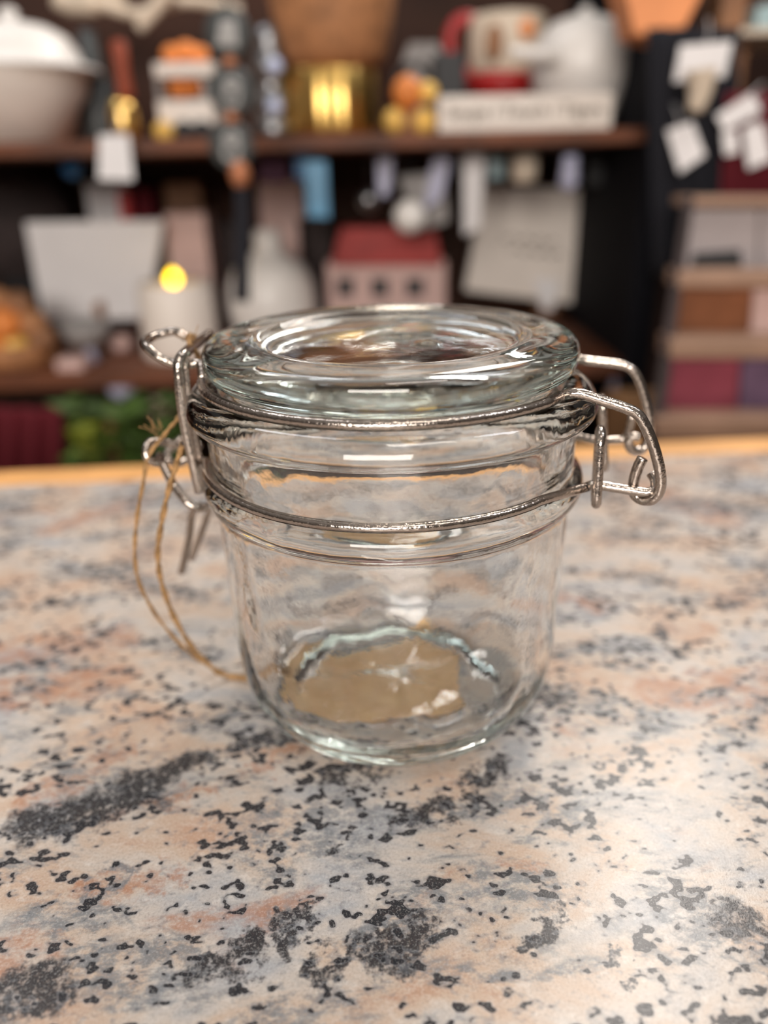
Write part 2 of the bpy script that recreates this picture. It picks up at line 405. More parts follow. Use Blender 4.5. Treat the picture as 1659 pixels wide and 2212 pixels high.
lp = [(0, .1014)]+[(.0015*k_, .1014) for k_ in range(1, 19)]+[(.0292, .1015), (.0304, .1018), (.0312, .1026), (.0320, .1031), (.0330, .1031), (.0345, .1034), (.0375, .1038), (.0405, .1036), (.0428, .1028), (.0440, .1014),
      (.0444, .0998), (.0442, .0978), (.0434, .0962), (.0424, .0953), (.0412, .0944), (.0402, .0931), (.0395, .0931), (.0390, .0918), (.0380, .0905), (.0365, .0900), (.0345, .0906), (.0325, .0935), (.0300, .0958), (.020, .0964), (0, .0966)]
NUBP = atZ(925, 742, .1014)
def lw(k, a, r, z):
    x, y = r*math.cos(a), r*math.sin(a)
    if r < .030:
        d2 = (x-NUBP.x)**2+(y-NUBP.y)**2
        b = .0007*math.exp(-d2/(2*.0014**2)) if z > .1 else 0
        return (0, b+mnoise.noise(Vector((x*75, y*75, z*200)))*0.00028)
    return (0, mnoise.noise(Vector((math.cos(a)*3, math.sin(a)*3, z*300)))*0.00012)
lid = obj('lid', lathe(NB(), chaikin(lp, 2), seg=192, wob=lw), M['lidglass'], jar)

# wires: the bail round the lid, the band round the neck, hinge on the left, clasp on the right
def rot(x, y): return Vector((x*math.cos(HA)-y*math.sin(HA), x*math.sin(HA)+y*math.cos(HA), 0))
def arc(r, z, a0, a1, n):      # degrees, jar frame
    o = []
    for i in range(n+1):
        a = rad(a0+(a1-a0)*i/n); p = rot(r*math.cos(a), r*math.sin(a)); p.z = z; o.append(p)
    return o
WR = 0.00112
# neck band
nf = [atL(1258, 1055, -.0150), atL(1282, 1047, -.0150), atL(1300, 1049, -.0152), atL(1350, 1057, -.0156), atL(1398, 1064, -.0158), atL(1414, 1056, -.0150), atL(1415, 1038, -.0138), atL(1406, 1022, -.0128)]
nbk = [atL(1290, 953, .0170), atL(1320, 951, .0176), atL(1345, 949, .0182), atL(1356, 935, .0180), atL(1366, 895, .0165)]
hl = [atL(418, 972, -.0160)]
bm = tube(NB(), arc(.0462, .0735, 172, 28, 26)+nbk, WR, sm=4)
obj('neck_band', bm, M['wire'], jar)
bm = tube(NB(), [atL(396, 958, -.0150), atL(412, 966, -.0155)]+[atL(424, 990, -.0150)]+arc(.0462, .0735, 200, 326, 26)+nf, WR, sm=4)
obj('neck_band', bm, M['wire'], jar)
# lid bail: one wire ring under the lid rim running into the lever on the right
fr = [atL(1208, 857, -.0168), atL(1236, 850, -.0168), atL(1262, 853, -.0168), atL(1300, 865, -.0168), atL(1350, 881, -.0168), atL(1380, 898, -.0168), atL(1402, 938, -.0168), atL(1418, 985, -.0168), atL(1427, 1030, -.0168),
      atL(1424, 1062, -.0168), atL(1408, 1080, -.0165), atL(1386, 1080, -.0150), atL(1370, 1066, -.0142), atL(1369, 1040, -.0142), atL(1378, 1010, -.0142), atL(1388, 990, -.0142)]
bk = [atL(1256, 777, .0185), atL(1300, 782, .0185), atL(1348, 789, .0185), atL(1372, 806, .0185), atL(1388, 842, .0185), atL(1400, 890, .0185), atL(1404, 930, .0185), atL(1398, 958, .0185), atL(1384, 972, .0180), atL(1366, 972, .0172), atL(1357, 958, .0165), atL(1364, 944, .0165), atL(1380, 945, .0168)]
LWZ = .0943
obj('lid_bail', tube(NB(), arc(.0448, LWZ, 204, 328, 26)+fr, WR*1.08, sm=4), M['wire'], jar)
obj('lid_bail', tube(NB(), arc(.0448, LWZ, 160, 30, 26)+bk, WR*1.08, sm=4), M['wire'], jar)
# upright oval link at the clasp
c0 = atL(1297, 930, -.0120); c1 = atL(1287, 1086, -.0140)
ax = (c1-c0); yv = Vector((_nl.x, _nl.y, 0))*0.0026
obj('clasp_link', tube(NB(), [c0, c0+ax*.07+yv, c0+ax*.3+yv*1.1, c0+ax*.7+yv*1.1, c0+ax*.93+yv, c1, c1-ax*.07-yv, c0+ax*.7-yv*1.1, c0+ax*.3-yv*1.1, c0+ax*.07-yv], WR, sm=5, closed=True), M['wire'], jar)
c0 = atL(1300, 860, .0150); c1 = atL(1305, 1010, .0150); ax = c1-c0
obj('clasp_link', tube(NB(), [c0, c0+ax*.07+yv, c0+ax*.3+yv*1.1, c0+ax*.7+yv*1.1, c0+ax*.93+yv, c1, c1-ax*.07-yv, c0+ax*.7-yv*1.1, c0+ax*.3-yv*1.1, c0+ax*.07-yv], WR, sm=5, closed=True), M['wire'], jar)
# hinge, left
lA = arc(.0448, LWZ, 204, 200, 1)[-1]
eye = [lA, atL(432, 786, -.0120), atL(405, 787, -.0125), atL(368, 783, -.0130), atL(335, 766, -.0130), atL(314, 744, -.0110), atL(318, 734, -.0040), atL(342, 723, .0010), atL(372, 716, .0020), atL(388, 720, .0020), atL(402, 729, .0020)]
obj('hinge_eyelet', tube(NB(), eye, WR, sm=6), M['wire'], jar)
armp = [atL(452, 722, .012), atL(425, 742, .002), atL(400, 762, -.0130), atL(388, 778, -.0160), atL(386, 800, -.0170), atL(392, 870, -.0175), atL(402, 930, -.0175), atL(415, 990, -.0175), atL(424, 1030, -.0172), atL(431, 1062, -.0168)]
obj('hinge_arm', tube(NB(), armp, WR*1.15, sm=5), M['wire'], jar)
armp2 = [p+Vector((.0010, .0022, 0)) for p in armp[3:]]
obj('hinge_arm', tube(NB(), armp2, WR*.9, sm=5), M['wire'], jar)
coil = [atL(388, 962, -.006), atL(350, 955, -.008), atL(326, 955, -.010), atL(316, 968, -.0125), atL(320, 990, -.0135), atL(340, 1000, -.012), atL(344, 985, -.009), atL(352, 1004, -.010), atL(372, 1042, -.012), atL(398, 1078, -.014), atL(422, 1096, -.014), atL(448, 1094, -.010), atL(470, 1084, -.004)]
obj('hinge_coil', tube(NB(), coil, WR, sm=6), M['wire'], jar)
coil = [atL(392, 948, .010), atL(372, 966, .004), atL(360, 980, .002), atL(368, 996, .001), atL(390, 1000, .004), atL(412, 984, .008), atL(430, 960, .012)]
obj('hinge_coil', tube(NB(), coil, WR, sm=6), M['wire'], jar)
obj('hinge_prong', tube(NB(), [atL(432, 1092, -.006), atL(415, 1110, -.004), atL(408, 1165, -.003), atL(392, 1236, -.002)], WR*.95, sm=5), M['wire'], jar)
obj('hinge_prong', tube(NB(), [atL(460, 1088, .004), atL(450, 1110, .006), atL(432, 1160, .007), atL(414, 1208, .008)], WR*.9, sm=5), M['wire'], jar)

# ------------------------------------------------------------------ kraft tag on its jute twine
ht = thing('hang_tag', 'torn kraft brown tag under the jar base, its jute twine looped to the hinge', 'tag', (-.01, .01, 0.0))
def poly_plate(bm, pts, z0, z1):
    a = [bm.verts.new((x, y, z1)) for x, y in pts]; b = [bm.verts.new((x, y, z0)) for x, y in pts]
    bm.faces.new(a); bm.faces.new(list(reversed(b)))
    for i in range(len(pts)):
        j = (i+1) % len(pts); bm.faces.new((a[i], b[i], b[j], a[j]))
    return bm
tp = [(-.0335, .006), (-.0325, -.006), (-.028, -.0125), (-.018, -.0165), (-.004, -.0175), (.012, -.0160), (.019, -.0120), (.0185, .004), (.0200, .014), (.0150, .026), (.0110, .0450), (.0060, .0340), (-.002, .024), (-.016, .0180), (-.022, .0205), (-.030, .0150)]
obj('tag_card', poly_plate(NB(), tp, 0.0002, 0.0009), M['kraft'], ht, False)
def strand(pts, r, tw=True):
    P = spline(pts, 14); bm = NB(); n = len(P)
    for ph in ((0, math.pi) if tw else (0,)):
        Q = []
        for i, p in enumerate(P):
            t = (P[min(i+1, n-1)]-P[max(i-1, 0)]).normalized()
            a = t.orthogonal().normalized(); b = t.cross(a); an = i*0.30+ph
            Q.append(p+(a*math.cos(an)+b*math.sin(an))*r*0.42+Vector([random.uniform(-1, 1)*r*.12 for _ in range(3)]))
        tube(bm, Q, r*0.66, 6, sm=0)
    return bm
A_ = [atY(384, 905, .006), atY(350, 945, .003), atY(322, 985, .000), atY(308, 1050, -.001), atY(296, 1120, -.002), atY(291, 1195, -.003), atY(302, 1262, -.002), atY(345, 1340, .000), atY(412, 1412, .003)]
e1 = atZ(470, 1447, .0010); e2 = atZ(518, 1466, .0010)
A_ += [e1, e2, Vector((-.036, .004, .0012)), Vector((-.030, .004, .0012))]
obj('twine', strand(A_, .00055), M['twine'], ht)
B_ = [atY(400, 905, .010), atY(412, 930, .006), atY(395, 962, -.004), atY(382, 1000, -.006), atY(364, 1060, -.006), atY(349, 1130, -.005), atY(341, 1190, -.004), atY(346, 1245, -.003), atY(368, 1315, -.001), atY(408, 1388, .002), atY(455, 1440, .004),
      atZ(492, 1460, .0012), Vector((-.0385, .0055, .0012)), Vector((-.031, .0055, .0012))]
obj('twine', strand(B_, .00078), M['twine'], ht)
obj('twine', strand([atY(425, 745, .02), atY(415, 725, .016), atY(408, 735, .008), atY(416, 752, .004), atY(428, 770, .012), atY(436, 820, .02), atY(425, 870, .018), atY(400, 890, .012), atY(384, 905, .006)], .0007), M['twine'], ht)
bm = NB()
for k in range(16):
    p = atY(random.uniform(330, 352), random.uniform(925, 950), .003) if k < 10 else atY(random.uniform(405, 425), random.uniform(725, 745), .008)
    d = Vector((random.uniform(-1, .3), random.uniform(-.4, .4), random.uniform(.1, 1))).normalized()*random.uniform(.002, .006)
    tube(bm, [p, p+d*.5+Vector((0, 0, .0004)), p+d], .00009, 4, sm=3)
fz = obj('frayed_fibre', bm, M['twine'], ht); fz['kind'] = 'stuff'

# ------------------------------------------------------------------ shelf unit
Y0, YB = 0.62, 0.99
zt1 = atY(700, 292, Y0).z; zt0 = atY(700, 323, Y0).z          # upper board
zl1 = atY(300, 803, Y0).z; zl0 = atY(300, 836, Y0).z          # lower board
XL, XR = -0.75, atY(1395, 300, Y0).x
unit = thing('shelf_unit', 'dark walnut display shelving behind the counter, crowded with gifts', 'shelving', ((XL+XR)/2, .8, FZ))
def part(name, x0, x1, y0, y1, z0, z1, m, bev=0.0, parent=unit): return obj(name, box(NB(), x0, x1, y0, y1, z0, z1, bev), m, parent, False)
part('shelf_board', XL, XR, Y0, YB, zt0, zt1, M['shelf'], .001)
part('shelf_board', XL, XR, Y0, YB, zl0, zl1, M['shelf'], .001)
part('shelf_board', XL, XR, Y0, YB, -.45, -.43, M['shelf'], .001)
part('back_panel', XL, XR+.02, YB, YB+.015, FZ, .62, M['backp'])
part('end_panel', XR, atY(1452, 300, Y0).x, Y0-.01, YB, FZ, .62, M['black'])
part('end_panel', XL-.03, XL, Y0, YB, FZ, .62, M['backp'])
SH, SL = zt1, zl1

def sx(px, Y, z): # x of pixel column at depth Y and height z
    p = atY(px, 400, Y); q_ = atY(px, 900, Y); t = (z-p.z)/(q_.z-p.z); return p.x+(q_.x-p.x)*t
def zz(px, py, Y): return atY(px, py, Y).z
def pot(root, name, m, cx, Y, prof_px, seg=40, fn=None, base=None):
    """lathe from (half width px, row px) pairs, bottom first, standing on base"""
    s = scl(Y); c = atY(cx, prof_px[0][1], Y)
    pr = [(w_*s, zz(cx, py, Y)) for w_, py in prof_px]
    if base is not None: pr = [(pr[0][0], base)]+[p for p in pr[1:]]
    if pr[0][0] > 0: pr = [(0, pr[0][1])]+pr
    if pr[-1][0] > 0: pr = pr+[(0, pr[-1][1])]
    xm = sx(cx, Y, (pr[0][1]+pr[-1][1])/2)
    o = obj(name, lathe(NB(), pr, (xm, Y, 0), seg, fn=fn), m, root)
    return o
def xc(cx, cy, Y): return atY(cx, cy, Y).x
def bxp(root, name, m, x0, x1, y0, y1, Y, th, base=None, bev=.0015):
    a = atY(x0, y0, Y); b = atY(x1, y1, Y); z0 = b.z if base is None else base
    return obj(name, box(NB(), a.x, b.x, Y, Y+th, z0, a.z, bev), m, root, False)
def sph(root, name, m, cx, cy, r, Y, ry=None):
    s = scl(Y, cy); c = atY(cx, cy, Y); return obj(name, ball(NB(), c, r*s, r*s, (ry or r)*s), m, root)

# --- upper shelf, left to right
t = thing('casserole_dish', 'white lidded round dish at the left end of the upper shelf', 'dish', (xc(28, 250, .74), .74, SH))
pot(t, 'bowl', M['warmwhite'], 28, .74, [(95, 252), (128, 240), (152, 205), (160, 165), (162, 158)], base=SH)
lo = pot(t, 'dish_lid', M['white'], 28, .74, [(164, 158), (160, 150), (126, 138), (122, 112), (104, 80), (70, 58), (24, 46), (14, 40), (20, 28), (14, 18)])
t = thing('candle_holder', 'rust red taper candle in a small gold cup on the upper shelf', 'candle holder', (xc(268, 290, .66), .66, SH))
pot(t, 'cup', M['brass'], 268, .66, [(22, 290), (28, 280), (27, 240), (20, 215)], base=SH)
pot(t, 'candle', M['rust'], 264, .66, [(15, 216), (16, 200), (13, 150), (16, 95), (8, 86)])
o = obj('glass_bottle', lathe(NB(), [(0, SH), (.020, SH), (.022, SH+.01), (.022, SH+.06), (.010, SH+.08), (.009, SH+.115), (0, SH+.115)], (xc(200, 150, .80), .80, 0)), M['smoke'])
tag(o, 'smoky grey bottle standing behind the rust red candle', 'bottle')
t = thing('toy_truck', 'cream wooden toy truck loaded with orange pumpkins on the upper shelf', 'toy truck', (xc(395, 290, .72), .72, SH))
bxp(t, 'cargo_bed', M['warmwhite'], 338, 462, 218, 268, .70, .06)
bxp(t, 'roof', M['warmwhite'], 330, 462, 136, 164, .70, .06)
bxp(t, 'cab_wall', M['grey'], 334, 352, 164, 220, .705, .05); bxp(t, 'cab_wall', M['grey'], 432, 452, 164, 220, .705, .05)
bxp(t, 'cab_wall', M['grey'], 352, 432, 164, 220, .745, .01)
for k, (px, m) in enumerate(((358, 'gold'), (402, 'dgrey'), (440, 'dgrey'))):
    s = scl(.70); c = atY(px, 0, .70); xw = sx(px, .70, SH+.010)
    bm = NB(); lathe(bm, [(0, -.005), (.0095, -.005), (.0095, .005), (0, .005)], (0, 0, 0), 20)
    bmesh.ops.rotate(bm, verts=bm.verts, matrix=Matrix.Rotation(math.pi/2, 3, 'X')); bmesh.ops.translate(bm, verts=bm.verts, vec=(xw, .695, SH+.0098))
    obj('wheel', bm, M[m], t)
for px, py, r in ((372, 118, 22), (402, 112, 24), (432, 118, 20), (388, 190, 26), (420, 190, 18)):
    sph(t, 'pumpkin', M['orange'], px, py, r, .725, r*.85)
# hanging disc ornament in front of the shelves
YH = 0.50
hd = thing('disc_ornament', 'hanging string of three dark glass discs with copper beads between', 'hanging ornament', tuple(atY(505, 640, YH)))
for cx, cy, r in ((492, 72, 50), (500, 197, 50), (500, 315, 48)):
    s = scl(YH, cy); c = atY(cx, cy, YH); bm = NB()
    lathe(bm, [(0, -.0022), (r*s*.92, -.0022), (r*s, -.0010), (r*s, .0010), (r*s*.92, .0022), (0, .0022)], (0, 0, 0), 40)
    bmesh.ops.rotate(bm, verts=bm.verts, matrix=Matrix.Rotation(math.pi/2, 3, 'X')); bmesh.ops.translate(bm, verts=bm.verts, vec=c)
    d = obj('disc', bm, M['smoke'], hd)
    bm = NB()
    if cy < 100:
        quad = [(cx-16, cy-30), (cx+16, cy-30), (cx+24, cy+28), (cx-26, cy+26)]
        slab(bm, quad, YH-.0034, .0012, .0004)
    else:
        tube(bm, [atY(cx+15*math.cos(a), cy-14+13*math.sin(a), YH-.003) for a in [i*math.pi/6 for i in range(12)]], .0018, 6, True, 2)
        tube(bm, [atY(cx-14, cy-8, YH-.003), atY(cx-16, cy+20, YH-.003), atY(cx-4, cy+32, YH-.003), atY(cx+14, cy+28, YH-.003), atY(cx+17, cy-6, YH-.003)], .0018, 6)
        tube(bm, [atY(cx-16, cy-10, YH-.003), atY(cx+18, cy-10, YH-.003)], .0018, 6)
    obj('disc_emblem', bm, M['chalk'], d)
for cx, cy, r in ((497, 134, 16), (500, 255, 16)): sph(hd, 'bead', M['copper'], cx, cy, r, YH, 13)
sph(hd, 'bead', M['copper'], 518, 376, 22, YH, 30)
obj('cord', tube(NB(), [atY(488, -700, YH), atY(490, 0, YH), atY(497, 134, YH), atY(500, 255, YH), atY(518, 376, YH), atY(522, 420, YH)], .0008, 6), M['dgrey'], hd)
obj('tassel', tube(NB(), [atY(521, 405, YH), atY(524, 500, YH), atY(522, 650, YH)], .0052, 10, r1=.0070), M['darkcloth'], hd)
t = thing('tin_canister', 'silver stepped canister between the disc ornament and woven planter', 'canister', (xc(590, 300, .74), .74, SH))
pot(t, 'canister_body', M['silver'], 588, .74, [(40, 298), (44, 285), (42, 262), (34, 248), (44, 232), (44, 215), (34, 200), (34, 172), (44, 155), (44, 138), (34, 118), (30, 100), (34, 90), (26, 62), (10, 52)], base=SH)
for py in (143, 230): sph(t, 'glint_ball', M['glint'], 594, py, 17, .70)  # added balls standing in for blurred reflections on the tin
t = thing('woven_planter', 'brown woven basket planter with a fluted brass foot on upper shelf', 'planter', (xc(722, 300, .74), .74, SH))
pot(t, 'brass_foot', M['brass'], 720, .74, [(86, 290), (90, 280), (88, 160), (84, 150)], seg=96, fn=lambda a, z: 1+0.045*abs(math.sin(a*9)), base=SH)
pot(t, 'basket', M['basket'], 724, .74, [(86, 152), (104, 120), (116, 60), (124, 0), (126, -40), (118, -42), (112, -20), (100, 60), (80, 130)], seg=64, fn=lambda a, z: 1+0.012*math.sin(a*24+z*700))
t = thing('autumn_figurine', 'small orange and gold pumpkin figurine right of the woven planter', 'figurine', (xc(888, 290, .66), .66, SH))
sph(t, 'pumpkin', M['orange'], 880, 200, 32, .66, 34); sph(t, 'gourd', M['gold'], 924, 200, 22, .66)
sph(t, 'gourd', M['gold'], 852, 262, 24, .66, 26); sph(t, 'gourd', M['gold'], 916, 264, 26, .66, 26)
pot(t, 'stump', M['brown'], 884, .665, [(24, 290), (22, 260), (12, 225)], base=SH)
obj('hoop', tube(NB(), [atY(890+38*math.cos(a), 190-50*math.sin(a), .675) for a in [i*math.pi/8 for i in range(9)]], .003, 8), M['dgrey'], t)
t = thing('birdhouse', 'small grey pitched birdhouse behind the orange and gold figurine', 'birdhouse', (xc(915, 290, .80), .80, SH))
bxp(t, 'house_body', M['grey'], 880, 955, 130, 280, .78, .05, base=SH)
obj('roof', slab(NB(), [(885, 92), (945, 92), (968, 134), (868, 134)], .775, .06), M['grey'], t, False)
t = thing('mug', 'cream picture mug with a red handle and red foot beside white teapot', 'mug', (xc(1095, 200, .84), .84, SH))
pot(t, 'mug_body', M['cream'], 1092, .84, [(70, 165), (76, 150), (76, 40), (74, 36), (68, 40), (66, 140)])
pot(t, 'mug_foot', M['red'], 1085, .84, [(72, 250), (72, 190), (78, 178), (70, 160)], base=SH)
obj('handle', tube(NB(), [atY(1040, 48, .84), atY(1000, 42, .84), atY(976, 66, .84), atY(972, 105, .84), atY(988, 145, .84), atY(1030, 172, .84)], .0072, 10), M['red'], t)
bm = NB(); s = scl(.84)
ball(bm, atY(1068, 92, .840-.044), .010, .004, .018); obj('mug_print', bm, M['brown'], t)
bm = NB(); ball(bm, atY(1138, 62, .840-.040), .010, .006, .010); obj('mug_print', bm, M['coral'], t)
t = thing('teapot', 'round white teapot with a long spout, standing behind the white lettered sign', 'teapot', (xc(1258, 230, .745), .745, SH))
pot(t, 'pot_body', M['white'], 1256, .745, [(62, 250), (86, 215), (102, 170), (104, 130), (94, 85), (70, 50), (30, 34), (10, 30), (14, 22), (8, 14)], base=SH)
obj('spout', tube(NB(), [atY(1200, 122, .70), atY(1160, 118, .69), atY(1104, 112, .685)], .0085, 12, r1=.005), M['white'], t)
obj('handle', tube(NB(), [atY(1330, 60, .745), atY(1356, 90, .745), atY(1364, 150, .745), atY(1350, 210, .745), atY(1320, 235, .745)], .0045, 10), M['white'], t)
t = thing('lettered_sign', 'long low white block sign with faded brown lettering, right end of upper shelf', 'sign', (xc(1135, 300, .63), .63, SH))
a = atY(948, 208, .622); b = atY(1318, 300, .622)
obj('sign_block', box(NB(), a.x, b.x, .622, .652, SH, a.z, .002), M['warmwhite'], t, False)
def text(body, x, z, Y, size, m, parent, name='lettering'):
    cu = bpy.data.curves.new('t', 'FONT'); cu.body = body; cu.size = size; cu.extrude = 0.0003; cu.align_x = 'CENTER'; cu.align_y = 'CENTER'
    to = bpy.data.objects.new('t', cu); C.objects.link(to); dg = bpy.context.evaluated_depsgraph_get()
    me = bpy.data.meshes.new_from_object(to.evaluated_get(dg)); bpy.data.objects.remove(to)
    bm = NB(); bm.from_mesh(me); bmesh.ops.rotate(bm, verts=bm.verts, matrix=Matrix.Rotation(math.pi/2, 3, 'X'))
    bmesh.ops.translate(bm, verts=bm.verts, vec=(x, Y, z)); return obj(name, bm, m, parent, False)
text('Soups / Touch / Tigers', (a.x+b.x)/2, (a.z+SH)/2+.001, .6214, .0160, M['tanink'], t)
bm = slab(NB(), [(1340, -60), (1540, -60), (1464, 92), (1372, 74)], .58, .05, .002)
for px in (1350, 1530): tube(bm, [atY(px, -55, .60), Vector((xc(1440, -60, .60), .605, .60))], .001, 6, sm=0)
tube(bm, [Vector((xc(1440, -60, .60), .605, .598)), Vector((xc(1440, -60, .60), .64, .60))], .001, 6, sm=0)
o = tag(obj('paper_bucket', bm, M['coral'], None, False), 'orange tapered paper bucket hanging at the top right', 'bucket')
# driftwood at the top left
bm = NB()
tube(bm, [atY(120, -10, .82), atY(160, 8, .82), atY(205, 5, .80)], .012, 10); tube(bm, [atY(300, 62, .80), atY(335, 20, .80), atY(365, -20, .80)], .006, 10, r1=.010)
tube(bm, [atY(205, 5, .80), atY(300, 30, .82), atY(400, 2, .82), atY(520, 22, .84)], .006, 10); tube(bm, [atY(240, -60, .82), atY(242, 10, .82)], .014, 10)
for px in (160, 400): tube(bm, [atY(px, 6, .82), atY(px, 6, .82)+Vector((0, .08, .25))], .0012, 6, sm=0)
tag(obj('driftwood_swag', bm, M['cream']), 'pale cream driftwood swag across the top left above the candle', 'decoration')
tag(obj('storage_box', box(NB(), xc(935, 0, .74), xc(1000, 0, .74), .70, .80, SH, SH+.075, .002), M['dgrey'], None, False), 'dark box standing behind the grey birdhouse and red mug handle', 'box')

# --- things hanging from the underside of the upper shelf
def hang(name, label, cat, fn, cx, topy, Y, m='dgrey'):
    t = thing(name, label, cat, tuple(atY(cx, topy, Y)))
    fn(t)
    obj('cord', tube(NB(), [atY(cx, topy+6, Y), Vector((xc(cx, topy, Y), Y, zt0))], .0006, 5, sm=0), M[m], t)
    return t
def ribbon(mname, quad, Y, th=.006, nm='ribbon'):
    return lambda t: obj(nm, slab(NB(), quad, Y, th, .002), M[mname], t, False)
hang('ribbon_bundle', 'bright blue ribbon hanging under the upper shelf', 'ribbon', lambda t: (ribbon('blue', [(656, 345), (706, 345), (712, 472), (664, 470)], .66)(t), ribbon('deepblue', [(632, 326), (676, 326), (680, 392), (640, 388)], .672)(t)), 680, 345, .67)
hang('cloth_pouch', 'plum coloured pouch hanging left of the blue ribbon', 'pouch', ribbon('plum', [(560, 330), (618, 330), (622, 396), (558, 394)], .68, .02, 'pouch_body'), 590, 330, .68)
hang('glass_bauble', 'small bluish silver bauble hanging right of the blue ribbon', 'bauble', lambda t: sph(t, 'glass_ball', M['silver'], 797, 432, 24, .68), 797, 410, .68)
hang('glass_bauble', 'large silvery white bauble hanging just above the red-roofed house', 'bauble', lambda t: sph(t, 'glass_ball', M['white'], 885, 468, 35, .66), 885, 434, .66)
hang('grey_pennant', 'long lavender grey pennant hanging above the small bauble', 'pennant', ribbon('lav', [(812, 330), (852, 330), (840, 425), (818, 425)], .70, .004, 'pennant_cloth'), 832, 332, .70)
hang('slanted_pennant', 'slanted pale blue and grey pennant right of the large bauble', 'pennant', lambda t: (ribbon('lav', [(936, 335), (978, 335), (955, 430), (915, 455)], .70)(t), ribbon('grey', [(860, 380), (960, 370), (970, 480), (900, 500)], .715)(t)), 955, 337, .705)
hang('white_streamer', 'long white streamer hanging left of the large tilted sign', 'streamer', ribbon('paper', [(1000, 330), (1050, 330), (1038, 492), (1002, 510)], .69, .006, 'streamer'), 1024, 332, .69)
hang('mint_sachet', 'small pale mint sachet hanging right of the white streamer', 'sachet', ribbon('teal', [(1055, 332), (1090, 332), (1088, 386), (1056, 386)], .72, .01, 'sachet_body'), 1072, 334, .72)
hang('cream_tube', 'cream tube hanging above the top edge of the tilted sign', 'tube', lambda t: pot(t, 'tube_body', M['cream'], 1133, .70, [(18, 396), (28, 385), (28, 330)]), 1133, 332, .70)
hang('glass_vial', 'round ended lavender glass vial hanging above the tilted sign', 'vial', lambda t: pot(t, 'vial_body', M['lav'], 1230, .66, [(10, 412), (18, 404), (21, 388), (18, 370), (17, 335)]), 1230, 337, .66)
hang('dark_tile', 'dark greenish checked tile hanging near the black end panel', 'tile', ribbon('dgrey', [(1272, 335), (1348, 335), (1346, 400), (1272, 400)], .76, .01, 'tile_body'), 1310, 337, .76)

# --- lower shelf
t = thing('canvas_sign', 'blank white canvas leaning at the left of the lower shelf', 'sign', (xc(200, 690, .80), .84, SL))
obj('canvas', slab(NB(), [(52, 480), (352, 476), (318, 688), (92, 696)], .79, .015, .002), M['paper'], t, False)
bxp(t, 'easel_foot', M['brown'], 200, 222, 655, 712, .77, .02, base=SL)
t = thing('flameless_candle', 'lit ivory pillar candle with a yellow flame on the lower shelf', 'candle', (xc(386, 740, .70), .70, SL))
pot(t, 'pillar', M['wax'], 386, .70, [(84, 765), (86, 755), (84, 618), (78, 608), (60, 612), (20, 618)], base=SL)
cc = atY(374, 602, .70); s = scl(.70, 600)*.62
obj('flame', lathe(NB(), [(0, -24*s), (14*s, -20*s), (24*s, -8*s), (25*s, 2*s), (20*s, 14*s), (10*s, 25*s), (0, 34*s)], cc, 20), M['flame'], t)
o = pot(None, 'moss_ball', M['olive'], 396, .86, [(30, 620), (44, 560), (48, 530), (40, 508), (20, 496)], base=SL); tag(o, 'olive green moss cone behind the lit pillar candle', 'decoration')
t = thing('bulb_vase', 'white bulbous vase with a narrow neck behind the disc ornament', 'vase', (xc(585, 740, .76), .76, SL))
pot(t, 'vase_body', M['white'], 586, .76, [(70, 760), (92, 720), (102, 660), (98, 615), (80, 575), (44, 552), (30, 538), (30, 505), (24, 495)], base=SL)
t = thing('wooden_house', 'small wooden house block with a red roof and three dark windows', 'model house', (xc(830, 700, .76), .76, SL))
bxp(t, 'house_wall', M['pink'], 704, 962, 568, 740, .76, .05, base=SL)
obj('roof', slab(NB(), [(735, 492), (940, 492), (956, 574), (716, 574)], .752, .066, .002), M['brick'], t, False)
for cx in (746, 820, 896): bxp(t, 'window', M['dgrey'], cx-19, cx+19, 602, 640, .758, .004)
t = thing('easel_sign', 'large blank cream sign tilted on a small easel, right of the red-roofed house', 'sign', (xc(1180, 680, .86), .88, SL))
obj('sign_board', slab(NB(), [(1046, 400), (1356, 412), (1326, 668), (1004, 628)], .86, .022, .002), M['warmwhite'], t, False)
bm = NB(); slab(bm, [(1150, 600), (1212, 606), (1192, 672), (1172, 670)], .852, .012, .001); obj('easel_clip', bm, M['paper'], t, False)
bm = NB()
for k in range(2):
    y = 512+k*26; tube(bm, [atY(1085+x*9+k*14, y+6*math.sin(x*1.9+k)+x*1.0, .8595) for x in range(14)], .0012, 5, sm=3)
obj('lettering', bm, M['tanink'], t)
bxp(t, 'easel_leg', M['brown'], 1160, 1200, 655, 720, .885, .03, base=SL)
o = obj('wicker_orb', ball(NB(), atY(20, 480, .91)+Vector((0, 0, 0)), .085, .07, .082), M['umber']); tag(o, 'large dark umber wicker orb behind the blank white canvas', 'orb')
o.location.z = o.location.z
o = pot(None, 'pedestal_stand', M['dgrey'], 60, .88, [(60, 760), (50, 700), (40, 600)], base=SL); tag(o, 'dark round stand under the umber wicker orb', 'stand')
t = thing('potpourri_basket', 'wicker basket heaped with orange and gold pieces at far left', 'basket', (xc(35, 800, .68), .68, SL))
pot(t, 'wicker_bowl', M['basket'], 35, .68, [(70, 815), (84, 800), (92, 745), (88, 735), (76, 745)], base=SL)
k = 0
